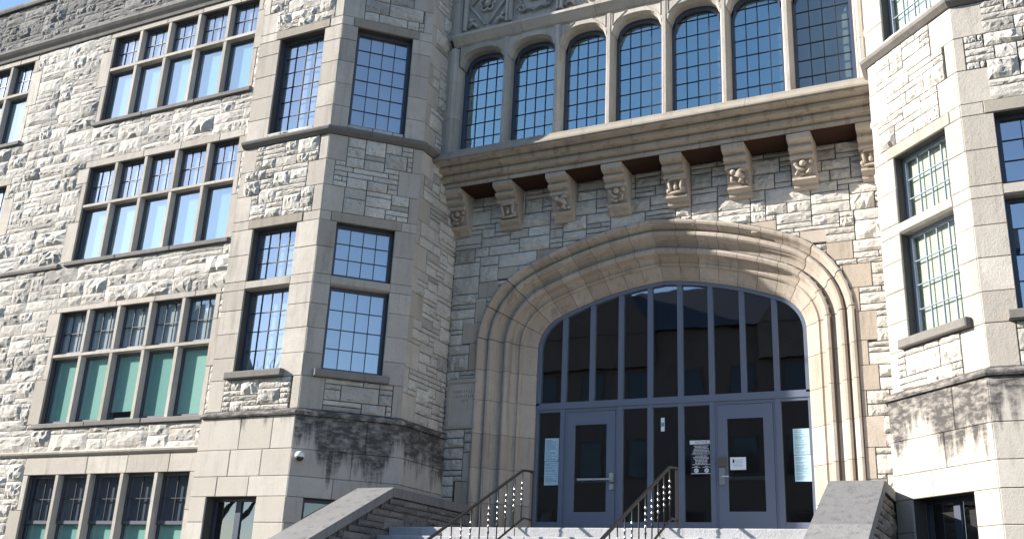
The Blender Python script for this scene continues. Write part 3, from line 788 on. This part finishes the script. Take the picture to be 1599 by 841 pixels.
def carving(k, cx):
    rr = random.Random(40+k); b = MB()
    def P(u, v, out=.0):                   # u across -1..1, v up 0..1 on the sloping face
        return (cx+u*.18, -.235-.10*v-out, 9.18+.25*v)
    if k % 3 == 0:                         # curling leaves with a boss
        b.ball(P(.05, .72, .05), .065, .06, .06); b.ball(P(-.68, .75, .03), .045, .04, .05); b.ball(P(.78, .82, .03), .04, .04, .045)
        b.tube([P(-.85, .9, .02), P(-.55, .5, .05), P(-.2, .3, .05), P(.15, .35, .04)], [.02, .03, .034, .018])
        b.tube([P(.2, .1, .03), P(.55, .15, .05), P(.7, .4, .05), P(.5, .55, .05), P(.32, .4, .04)], [.026, .03, .03, .024, .015])
        b.tube([P(-.75, .05, .02), P(-.5, .25, .04), P(-.35, .05, .03)], [.03, .036, .02]); b.ball(P(-.2, .1, .02), .06, .03, .04)
    elif k % 3 == 1:                       # scroll frame round a small boss
        b.tube([P(-.85, .75, .02), P(-.5, .98, .04), P(.2, .97, .05), P(.85, 1.0, .03)], .024)
        b.tube([P(-.7, .8, .03), P(-.55, .35, .04), P(-.6, .05, .03)], .03); b.tube([P(.75, .9, .03), P(.6, .4, .04), P(.72, .1, .03)], .03)
        b.tube([P(-.85, .08, .02), P(-.3, .0, .05), P(.3, .02, .05), P(.9, .12, .02)], .028); b.ball(P(0, .4, .03), .04, .04, .06); b.ball(P(0, .68, .025), .022, .025, .025)
        b.ball(P(-.8, .18, .03), .035, .035, .045); b.ball(P(.8, .25, .03), .035, .035, .04)
    else:                                  # a crouching figure
        b.ball(P(-.35, .78, .06), .06, .06, .055); b.tube([P(-.2, .7, .05), P(.3, .55, .07), P(.65, .3, .06)], [.05, .06, .04])
        b.tube([P(.1, .75, .05), P(.5, .95, .05), P(.8, .85, .04)], [.04, .035, .02]); b.tube([P(-.5, .5, .04), P(-.6, .2, .05), P(-.2, .1, .05)], [.035, .03, .024])
        b.tube([P(.5, .3, .05), P(.2, .12, .06), P(.6, .03, .04)], [.045, .035, .025]); b.ball(P(-.8, .9, .02), .035, .03, .04); b.ball(P(.85, .1, .03), .03, .03, .035)
    return b
for k in range(8):
    cx = -4.05+1.161*k
    w_ = .205
    x0, x1 = max(cx-w_, -4.225), min(cx+w_, 4.225)
    cb = MB().prism([(y, z) for y, z in CB], 'x', x0, x1).build('corbel', 'arch', B)
    cv = carving(k, (x0+x1)/2).build('carving', 'arch', cb, smooth=True)

# ---- band of seven windows above the cornice
YU = -.88
up = Face(0, YU, 0)
ED = [-3.90, -2.815, -1.66, -.555, .575, 1.715, 2.845, 3.98]      # opening edges: mullions stand at the inner ones
MW = .115
ZS, ZSP, ZA, ZH = 10.485, 12.52, 12.86, 12.965
def head_curve(x0, x1, n=10, o=0.):
    c, h = (x0+x1)/2, (x1-x0)/2+o; pts = []
    for i in range(n+1):
        u = -1+2*i/n
        e = (1-abs(u)**2.7)**(1/1.9)
        pts.append((c+h*u, ZSP+(ZA-ZSP+o)*e))
    return pts
for i in range(7):
    x0 = ED[i]+(MW/2 if i else 0); x1 = ED[i+1]-(MW/2 if i < 6 else 0)
    b = MB(); rings = [(0., 0.), (0.03, .0), (-.0, .06), (-.035, .30)]
    L0, L1 = ED[i], ED[i+1]
    # head stone: face with an arched opening, splayed reveal
    cur = head_curve(x0, x1, 14); n = len(cur)
    V = []; F = []
    for k in range(n):
        x, z = cur[k]; V.append((x, 0, z))
    for k in range(n):
        x = L0+(L1-L0)*k/(n-1); V.append((x, 0, ZH))
    sp = head_curve(x0+.03, x1-.03, 14, 0)
    for k in range(n): V.append((sp[k][0], .10, sp[k][1]-.035))
    for k in range(n): V.append((sp[k][0], .38, sp[k][1]-.035))
    for k in range(n-1):
        F += [(k, k+1, n+k+1, n+k), (2*n+k, 2*n+k+1, k+1, k), (3*n+k, 3*n+k+1, 2*n+k+1, 2*n+k)]
    # shoulders down to the mullion
    win = obj('arched_window', V, F, 'ashlar', B, up.o)
    win['label'] = 'arched gridded window above the cornice, number %s of seven from the left' % ('one two three four five six seven'.split()[i])
    # sunk spandrel triangles
    for sx, xx in ((1, x0), (-1, x1)):
        b2 = MB().prism([(xx+sx*.03, ZH-.03), (xx+sx*.03, ZSP+.19), (xx+sx*.10, ZSP+.27), (xx+sx*.24, ZH-.05), (xx+sx*.26, ZH-.03)][::sx], 'y', -.006, .0)
        b3 = MB().tube([(xx+sx*.015, -.004, ZSP+.15), (xx+sx*.015, -.004, ZH-.018), (xx+sx*.30, -.004, ZH-.018)], .012, 4)
        b3.tube([(xx+sx*.015, -.004, ZSP+.15), (xx+sx*.10, -.004, ZSP+.245), (xx+sx*.30, -.004, ZH-.03)], .012, 4); b3.build('spandrel_moulding', 'ashlar', win)
    # painted frame with arched head, panes and bars
    yS = .30
    f = MB(); fw = .075
    f.box(x0, x0+fw, yS-.05, yS+.03, ZS, ZSP+.2); f.box(x1-fw, x1, yS-.05, yS+.03, ZS, ZSP+.2); f.box(x0+fw, x1-fw, yS-.05, yS+.03, ZS, ZS+.09)
    c2 = head_curve(x0+.06, x1-.06, 14); V = []; F = []
    for k in range(n): V.append((c2[k][0], yS-.05, c2[k][1]-.13))
    for k in range(n): V.append((x0+(x1-x0)*k/(n-1), yS-.05, ZA+.02))
    for k in range(n): V.append((c2[k][0], yS+.03, c2[k][1]-.13))
    for k in range(n-1): F += [(k, k+1, n+k+1, n+k), (2*n+k, 2*n+k+1, k+1, k)]
    f.add(V, F); f.build('sash', 'frame', win)
    X0, X1, Z0, Z1 = x0+fw, x1-fw, ZS+.09, ZA-.08
    gb = MB()
    for q in range(1, 4): c = X0+(X1-X0)*q/4; gb.box(c-.0065, c+.0065, yS-.016, yS+.012, Z0, Z1)
    for q in range(1, 7): c = Z0+(Z1-Z0)*q/6.6; gb.box(X0, X1, yS-.0145, yS+.0105, c-.0065, c+.0065)
    gb.build('glazing_bars', 'bar', win)
    for q in range(4):
        for r in range(7):
            za, zb_ = Z0+(Z1-Z0)*r/6.6, min(Z1, Z0+(Z1-Z0)*(r+1)/6.6)
            pane(win, X0+(X1-X0)*q/4, X0+(X1-X0)*(q+1)/4, za, zb_, yS, PANE_U if i < 6 else PANE_C, .0025)
    MB().box(x0, x1, yS+.10, yS+.11, ZS, ZA).build('blind', 'blind_grey' if i < 6 else 'blind_sage', win)
    if i < 6:
        c = ED[i+1]; h = MW/2
        MB().prism([(c-h*.55, -.012), (c+h*.55, -.012), (c+h, .03), (c+h+.02, .10), (c+h+.02, .38), (c-h-.02, .38), (c-h-.02, .10), (c-h, .03)], 'z', ZS, ZH).build('mullion', 'ashlar', win)
for s, lab in ((-1, 'left'), (1, 'right')):     # moulded piers against the towers
    pts = [(0, .4), (0, .02), (.10, .02), (.12, -.02), (.20, -.02), (.22, .0), (.25, .03), (.28, .03), (.31, .09), (.33, .14), (.33, .4)]
    q = [(-4.23+x, y) if s < 0 else (4.23-x*.76, y) for x, y in pts]
    for z0, z1 in ((10.485, 11.3), (11.3, 12.15), (12.15, 12.965), (13.2, 14.1), (14.1, 15.6)):
        MB().prism(q[::s], 'z', z0+.003, z1-.003).build('pier_stone', 'ashlar', B, up.o)
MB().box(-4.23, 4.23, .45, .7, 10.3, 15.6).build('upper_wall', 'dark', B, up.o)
moulding('label_string', B, [(-4.05, YU), (4.05, YU)], [(-.3, 12.968), (.01, 12.968), (.012, 12.985), (.035, 12.99), (.155, 13.125), (.165, 13.13), (.165, 13.185), (.02, 13.25), (-.3, 13.25)], 'ashlar', 1.6)
# carved panels
def carved(k, x0, x1, z0, z1):
    c, h = (x0+x1)/2, (x1-x0)/2; zc = z0+.62; b = MB()
    Y = .085
    if k % 2 == 0:                     # flower in a lozenge with leafy corners
        for q in range(5):
            a = 2*math.pi*q/5+.3; b.tube([(c+math.cos(a)*.12+math.cos(t_)*.075, Y-.03, zc+math.sin(a)*.12+math.sin(t_)*.075) for t_ in [2*math.pi*i/8 for i in range(9)]], .022, 5)
        b.ball((c, Y-.04, zc), .05, .05, .05)
        for s in (-1, 1):
            b.tube([(c+s*h*.9, Y, zc+.02), (c+s*h*.45, Y-.03, zc-.26), (c+s*.05, Y-.01, zc-.50)], .026, 5)
            b.tube([(c+s*h*.9, Y, zc+.02), (c+s*h*.45, Y-.03, zc+.26), (c+s*.05, Y-.01, zc+.50)], .026, 5)
            for zz in (-1, 1):
                b.tube([(c+s*h*.95, Y, zc+zz*.5), (c+s*h*.72, Y-.03, zc+zz*.42), (c+s*h*.55, Y-.04, zc+zz*.48), (c+s*h*.45, Y-.02, zc+zz*.55)], [.05, .045, .04, .02], 5)
                b.ball((c+s*h*.8, Y-.01, zc+zz*.33), .06, .04, .05)
    else:                              # wreath with scrolling ribbons
        b.tube([(c+math.cos(t_)*.22, Y-.03, zc+.06+math.sin(t_)*.22) for t_ in [2*math.pi*i/14 for i in range(15)]], .03, 5)
        b.tube([(c+math.cos(t_)*.11, Y-.02, zc+.06+math.sin(t_)*.11) for t_ in [2*math.pi*i/10 for i in range(11)]], .022, 5); b.ball((c, Y-.03, zc+.06), .05, .04, .05)
        for s in (-1, 1):
            b.tube([(c+s*(h*.62+.10*math.cos(t_)*(1-t_/9)), Y-.03, zc-.34+.10*math.sin(t_)*(1-t_/9)) for t_ in [i*.7 for i in range(10)]], .026, 5)
            b.tube([(c+s*(h*.72+.09*math.cos(t_)*(1-t_/9)), Y-.03, zc+.34+.09*math.sin(t_)*(1-t_/9)) for t_ in [i*.7 for i in range(10)]], .026, 5)
            b.tube([(c+s*h*.62, Y-.02, zc-.23), (c+s*h*.8, Y-.03, zc-.02), (c+s*h*.66, Y-.02, zc+.22)], [.03, .045, .03], 5)
            b.tube([(c+s*.02, Y-.03, zc-.44), (c+s*.14, Y-.03, zc-.36), (c+s*.28, Y-.02, zc-.42)], .03, 5)
    return b
for i in range(7):
    x0, x1, z0, z1 = ED[i]+.075, ED[i+1]-.075, 13.33, 14.6
    p = MB().box(x0-.02, x1+.02, .11, .2, z0-.02, z1+.02).build('carved_panel', 'ashlar', B, up.o)
    MB().prism([(.12, z0-.09), (-.02, z0-.09), (-.02, z0-.03), (.09, z0+.03), (.12, z0+.03)], 'x', x0-.075, x1+.075).build('panel_ledge', 'ashlar', p)
    for xx in (x0-.075, x1+.0):
        MB().prism([(xx, .12), (xx, .03), (xx+.022, -.02), (xx+.053, -.02), (xx+.075, .03), (xx+.075, .12)], 'z', z0+.03, z1).build('panel_rib', 'ashlar', p)
    carved(i, x0, x1, z0, z1).build('relief', 'ashlar', p, smooth=True)
MB().box(-4.23, 4.23, -.08, .5, 14.6, 15.6).build('upper_frieze', 'ashlar', B, up.o)

# ------------------------------------------------------------------ stairs, flanking walls, railings
SL = .47; YT, ZT = -2.78, 2.90
st = empty('entrance_stairs', (0, -5, 0)); st['kind'] = 'structure'
N = 17; rise = ZT/18; tread = rise/SL
def up_step(name, x0, x1, y0, y1, z0, z1):
    V, F = block_geo(x0, x1, y0, y1, z0, z1, .012, 0); return obj(name, [(a, b_+5, c) for a, b_, c in V], F, 'step', st)
for s0, s1 in ((-3.47, -1.2), (-1.196, 1.1), (1.104, 3.47)): up_step('landing_slab', s0, s1, YT, .84, ZT-rise+.003, ZT)
for i in range(1, N+1):
    zt = ZT-rise*i; y0 = YT-tread*i
    cuts = [-3.47, -1.3+.5*math.sin(i*2.1), 1.2+.6*math.sin(i*1.3), 3.47]
    for a, b_ in zip(cuts, cuts[1:]): up_step('step', a+.002, b_-.002, y0, y0+tread+.25, zt-rise+.003 if i < N else 0, zt)
MB().prism([(YT-tread*16+.4+5, 0), (.9+5, 0), (.9+5, ZT-rise), (YT+.3+5, ZT-rise-.05)], 'x', -3.46, 3.46).build('stair_core', 'mortar', st)
YE = -8.3
def ctop(y): return 3.53 if y > -2.75 else 3.53+SL*(y+2.75)
def cheek(x0, x1, label, dark):
    t = empty('stair_side_wall', ((x0+x1)/2, -5, 0)); ox, oy = -(x0+x1)/2, 5
    tag(t, label, 'wall', 'walls flanking the entrance stairs')
    core = MB().prism([(YE+oy, 0), (-.02+oy, 0), (-.02+oy, 3.38), (-2.75+oy, 3.38), (YE+oy, ctop(YE)-.15)], 'x', x0+ox+.03, x1+ox-.03).build('wall_core', 'mortar', t)
    for face, sg in ((Face(x1, YE, math.pi/2), 1), (Face(x0, 0, -math.pi/2), -1)):
        fl = Face(face.o[0]+ox, face.o[1]+oy, face.r[2])
        sub = MB().box(.01, .02, .04, .05, .01, .02).build('facing', 'mortar', t, fl.o, fl.r)
        L = -YE
        yy = (lambda s: YE+s) if sg > 0 else (lambda s: -s)
        rc = layout(lines([0, L], .12), lines([0, 3.37], .105), lambda x, z: z < min(ctop(yy(x-.1)), ctop(yy(x+.1)))-.17, random.Random(51+sg), ((1, .4), (2, .45), (3, .15)))
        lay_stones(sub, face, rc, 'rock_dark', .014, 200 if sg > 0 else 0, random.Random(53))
    # coping stones
    ov = .045
    segs = [(-.02, -1.38), (-1.385, -2.75)]; y = -2.75
    while y > YE+.3: segs.append((y-.004, max(YE-.05, y-1.5))); y -= 1.5
    for a, b_ in segs:
        poly = [(a+oy, ctop(a-.001)-.15), (a+oy, ctop(a-.001)), (b_+oy, ctop(b_)), (b_+oy, ctop(b_)-.15)]
        if a > -2.75 and b_ <= -2.75: poly = [(a+oy, 3.38), (a+oy, 3.53), (b_+oy, 3.53), (b_+oy, 3.38)]
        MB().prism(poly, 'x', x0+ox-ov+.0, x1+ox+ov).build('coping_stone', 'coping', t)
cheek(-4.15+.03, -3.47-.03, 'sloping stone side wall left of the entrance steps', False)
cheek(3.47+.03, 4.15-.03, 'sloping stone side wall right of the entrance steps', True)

_bal = {}
def railing(X, label):
    t = empty('stair_railing', (X, -2.27, ZT)); tag(t, label, 'railing', 'iron railings on the entrance steps')
    def P(y, z): return (0, y+2.27, z-ZT)
    ya, za = -2.60, 3.785; yb = -8.2
    def prof_rail(pts, w, h, name):
        V = []
        for y, z in pts:
            for dx, dz in ((-w, -h), (w, -h), (w*.8, h), (-w*.8, h)): V.append((dx, y+2.27, z-ZT+dz))
        F = [(3, 2, 1, 0), tuple(len(V)-4+i for i in range(4))]
        for i in range(len(pts)-1):
            for j in range(4): F.append((i*4+j, i*4+(j+1) % 4, (i+1)*4+(j+1) % 4, (i+1)*4+j))
        return obj(name, V, F, 'iron', t)
    prof_rail([(-2.25, za+.03), (ya, za), (yb, za+SL*(yb-ya))], .024, .014, 'handrail')
    lo = [(-2.27, 3.065), (-2.52, 3.065), (yb, 3.065+SL*(yb+2.52))]
    prof_rail(lo, .014, .012, 'bottom_rail')
    MB().box(-.021, .021, -.021, .021, .002, .905).build('post', 'iron', t)
    MB().box(-.021, .021, yb+2.27-.02, yb+2.27+.02, za+SL*(yb-ya)-.95-ZT, za+SL*(yb-ya)-ZT).build('post', 'iron', t)
    k = 0; y = ya
    while y > yb+.1:
        zb = (3.065 if y > -2.52 else 3.065+SL*(y+2.52)); H = za+SL*(y-ya)-zb
        key = 'plain' if k % 6 == 5 else 'beaded'
        if key not in _bal:
            h = .722
            if key == 'plain': prof = [(.011, 0), (.011, h)]
            else:
                prof = [(.010, 0)]
                for q in range(5):
                    z = .22+.082*q
                    prof += [(.010, z-.027), (.014, z-.015), (.0185, z-.003), (.015, z+.011), (.010, z+.025)]
                prof += [(.010, h)]
            b = MB().lathe((0, 0, 0), prof, 8); _bal[key] = mesh('baluster', b.V, b.F, 'iron', smooth=(key == 'beaded'))
            if key == 'beaded':
                _bal[key].materials.append(M['bead'])
                for pl in _bal[key].polygons:
                    if len(pl.vertices) == 4 and max(math.hypot(_bal[key].vertices[v].co.x, _bal[key].vertices[v].co.y) for v in pl.vertices) > .015 and pl.center.z > .26: pl.material_index = 1
        link(bpy.data.objects.new('baluster', _bal[key]), t, P(y, zb))
        y -= .2655; k += 1
railing(-1.19, 'left iron stair railing with beaded balusters, in front of the left door')
railing(1.19, 'right iron stair railing with beaded balusters, in front of the notice sign')

# ------------------------------------------------------------------ notices, camera
def sheet(name, x0, x1, z0, z1, y, m, label, cat, lines_=None, group=None, seed=1):
    o = MB().box(x0, x1, y-.003, y, z0, z1).build(name, m); tag(o, label, cat, group)
    if lines_:
        rr = random.Random(seed); b = MB(); z = z1-.03
        while z > z0+.03:
            x = x0+.02; b.box(x, x+(x1-x0-.04)*rr.uniform(.4, 1), y-.0036, y-.0031, z-.008, z); z -= rr.choice((.018, .018, .03))
        b.build('print', lines_, o)
    return o
yp = YG-.004
sheet('paper_notice', -2.44, -2.145, 4.482, 4.92, yp, 'paper', 'pale blue printed sheet, upper of two on the far left sidelight', 'notice', 'ink', 'sheets taped to the sidelights', 1)
sheet('paper_notice', -2.435, -2.14, 4.025, 4.472, yp, 'paper', 'pale blue printed sheet, lower of two on the far left sidelight', 'notice', 'ink', 'sheets taped to the sidelights', 2)
sheet('paper_notice', 2.298, 2.575, 4.482, 4.93, yp, 'paper', 'bright printed sheet, upper of two on the far right sidelight', 'notice', 'ink', 'sheets taped to the sidelights', 3)
sheet('paper_notice', 2.30, 2.58, 4.025, 4.472, yp, 'paper', 'bright printed sheet, lower of two on the far right sidelight', 'notice', 'ink', 'sheets taped to the sidelights', 4)
o = sheet('paper_sign', 1.19, 1.47, 4.24, 4.46, YG-.036, 'paper_white', 'small white paper sign taped inside the right door glass', 'sign')
MB().box(1.235, 1.265, YG-.0397, YG-.0392, 4.36, 4.425).build('print', 'black', o)
b = MB()
for q in range(6): b.box(1.275 if q < 3 else 1.24, 1.42-.02*(q % 2), YG-.0397, YG-.0392, 4.41-.024*q, 4.416-.024*q)
b.build('print', 'ink', o)
o = MB().box(.468, .85, yp-.004, yp, 4.19, 4.78).build('notice_sign', 'black'); tag(o, 'black and white notice sign on the sidelight beside the right door', 'sign')
MB().box(.45, .868, yp-.0052, yp-.0044, 4.715, 4.785).build('header', 'white', o)
MB().box(.468, .85, yp-.0052, yp-.0044, 4.186, 4.197).build('bottom_border', 'white', o)
fc = bpy.data.curves.new('lettering', 'FONT'); fc.body = 'NOTICE'; fc.size = .062; fc.align_x = 'CENTER'; fc.extrude = .0004
fo = bpy.data.objects.new('tmp', fc); COL.objects.link(fo)
me = bpy.data.meshes.new_from_object(fo.evaluated_get(bpy.context.evaluated_depsgraph_get())); bpy.data.objects.remove(fo)
me.materials.clear(); me.materials.append(M['black'])
link(bpy.data.objects.new('lettering', me), o, (.66, yp-.0058, 4.729), (math.pi/2, 0, 0))
b = MB(); rr = random.Random(9)
for q in range(14):
    z = 4.69-.0255*q; hw = rr.uniform(.11, .165) if q != 6 else .18
    x = .66-hw
    while x < .66+hw:
        e = min(.66+hw, x+rr.uniform(.02, .07)); b.box(x, e, yp-.0052, yp-.0044, z-.011, z) if q != 6 else b.box(x, e+.01, yp-.0052, yp-.0044, z-.005, z); x = e+.008
for c in (.565, .755):
    b.box(c-.03, c+.03, yp-.0052, yp-.0044, 4.318, 4.326); b.box(c-.075, c+.075, yp-.0052, yp-.0044, 4.30, 4.307)
    V = [(c+.042*math.cos(a), yp-.005, 4.245+.042*math.sin(a)) for a in [2*math.pi*i/16 for i in range(16)]]; b.add(V, [tuple(range(16))])
b.build('small_print', 'white', o)
b = MB()
for c in (.565, .755): b.tube([(c-.02, yp-.0056, 4.225), (c+.02, yp-.0056, 4.265)], .004, 4); b.tube([(c-.018, yp-.0056, 4.26), (c-.004, yp-.0056, 4.24)], .003, 4)
b.build('pictogram', 'black', o)
o = MB().box(-.095, -.025, yp-.003, yp, 4.975, 5.225).build('door_label', 'paper_white'); tag(o, 'narrow white label high on the middle sidelight', 'sign')
MB().box(-.09, -.032, yp-.0037, yp-.0032, 5.065, 5.135).build('print', 'ink', o)
# dome camera on the tower base
cm = empty('security_camera', (-5.517+.10, -2.92+.10, 4.08)); tag(cm, 'small white dome security camera on the dark stained tower base', 'camera')
cm.rotation_euler = (0, 0, math.pi/4)
MB().tube([(0, 0, 0), (0, -.035, 0)], .075, 12).build('mount_plate', 'plastic', cm)
MB().lathe((0, -.115, -.02), [(.02, .09), (.06, .075), (.082, .04), (.086, .0), (.08, -.012)], 14).build('housing', 'plastic', cm, smooth=True)
MB().lathe((0, -.115, -.034), [(.074, 0), (.068, -.03), (.045, -.058), (.012, -.07)], 14).build('dome', 'lens', cm, smooth=True)
MB().box(-.03, .03, -.09, -.02, -.015, .03).build('bracket', 'plastic', cm)

# ------------------------------------------------------------------ across the street: what the window glass reflects
def opposite(label, x0, x1, y, eave, ridge, gables):
    t = empty('opposite_building', ((x0+x1)/2, y, 0)); tag(t, label, 'building', 'buildings across the street')
    h = (x1-x0)/2; D = 10
    MB().box(-h, h, -D, 0, 0, eave).build('wall', 'brick', t)
    rf = MB().prism([(.4, eave), (-D/2, ridge), (-D-.4, eave)], 'x', -h-.4, h+.4).build('roof', 'roof', t)
    for gx, gw, gt in gables:
        MB().prism([(gx-gw, eave-2), (gx+gw, eave-2), (gx+gw, eave), (gx, gt), (gx-gw, eave)], 'y', -D/2, .35).build('gable', 'brick', t)
    n = int((x1-x0)/3)
    for r in range(int(eave/4)):
        for i in range(n):
            cx = -h+(i+.5)*(2*h/n); wn_ = MB().box(cx-.75, cx+.75, 0, .05, 1.4+4*r, 3.6+4*r).build('window', 'bark', t)
            MB().box(cx-.65, cx+.65, .05, .06, 1.5+4*r, 3.5+4*r).build('pane', 'lens', wn_)
opposite('dark gabled building reflected in the entrance glass', -24, 6, -36, 17.8, 22.0, ((-7.5, 4, 22.8), (5.5, 3.0, 22.2)))
opposite('tall dark building reflected in the lower classroom windows', -70, -47, -36, 19.5, 23, ((4, 4, 25.5),))
tr = empty('bare_tree', (-27, -24, 0)); tag(tr, 'bare tree reflected in the lower tower window', 'tree')
b = MB(); tw = MB(); rt = random.Random(8)
def branch(p, d, L, r, lev):
    q = p+d*L; mid = p+d*L*.5+Vector((rt.uniform(-1, 1), rt.uniform(-1, 1), rt.uniform(0, .6)))*L*.06
    (b if lev < 2 else tw).tube([p, mid, q], [r, r*.85, r*.65], 5 if lev < 2 else 3, False)
    if lev < 5:
        for k in range(3 if lev < 4 else 2):
            nd = (d+Vector((rt.uniform(-1, 1), rt.uniform(-1, 1), rt.uniform(-.2, .7)))*.75).normalized()
            branch(p+d*L*rt.uniform(.6, 1), nd, L*rt.uniform(.6, .8), r*.58, lev+1)
branch(Vector((0, 0, -.05)), Vector((.03, .02, 1)).normalized(), 5.5, .28, 0)
b.build('trunk', 'bark', tr); tw.build('crown', 'bark', tr)
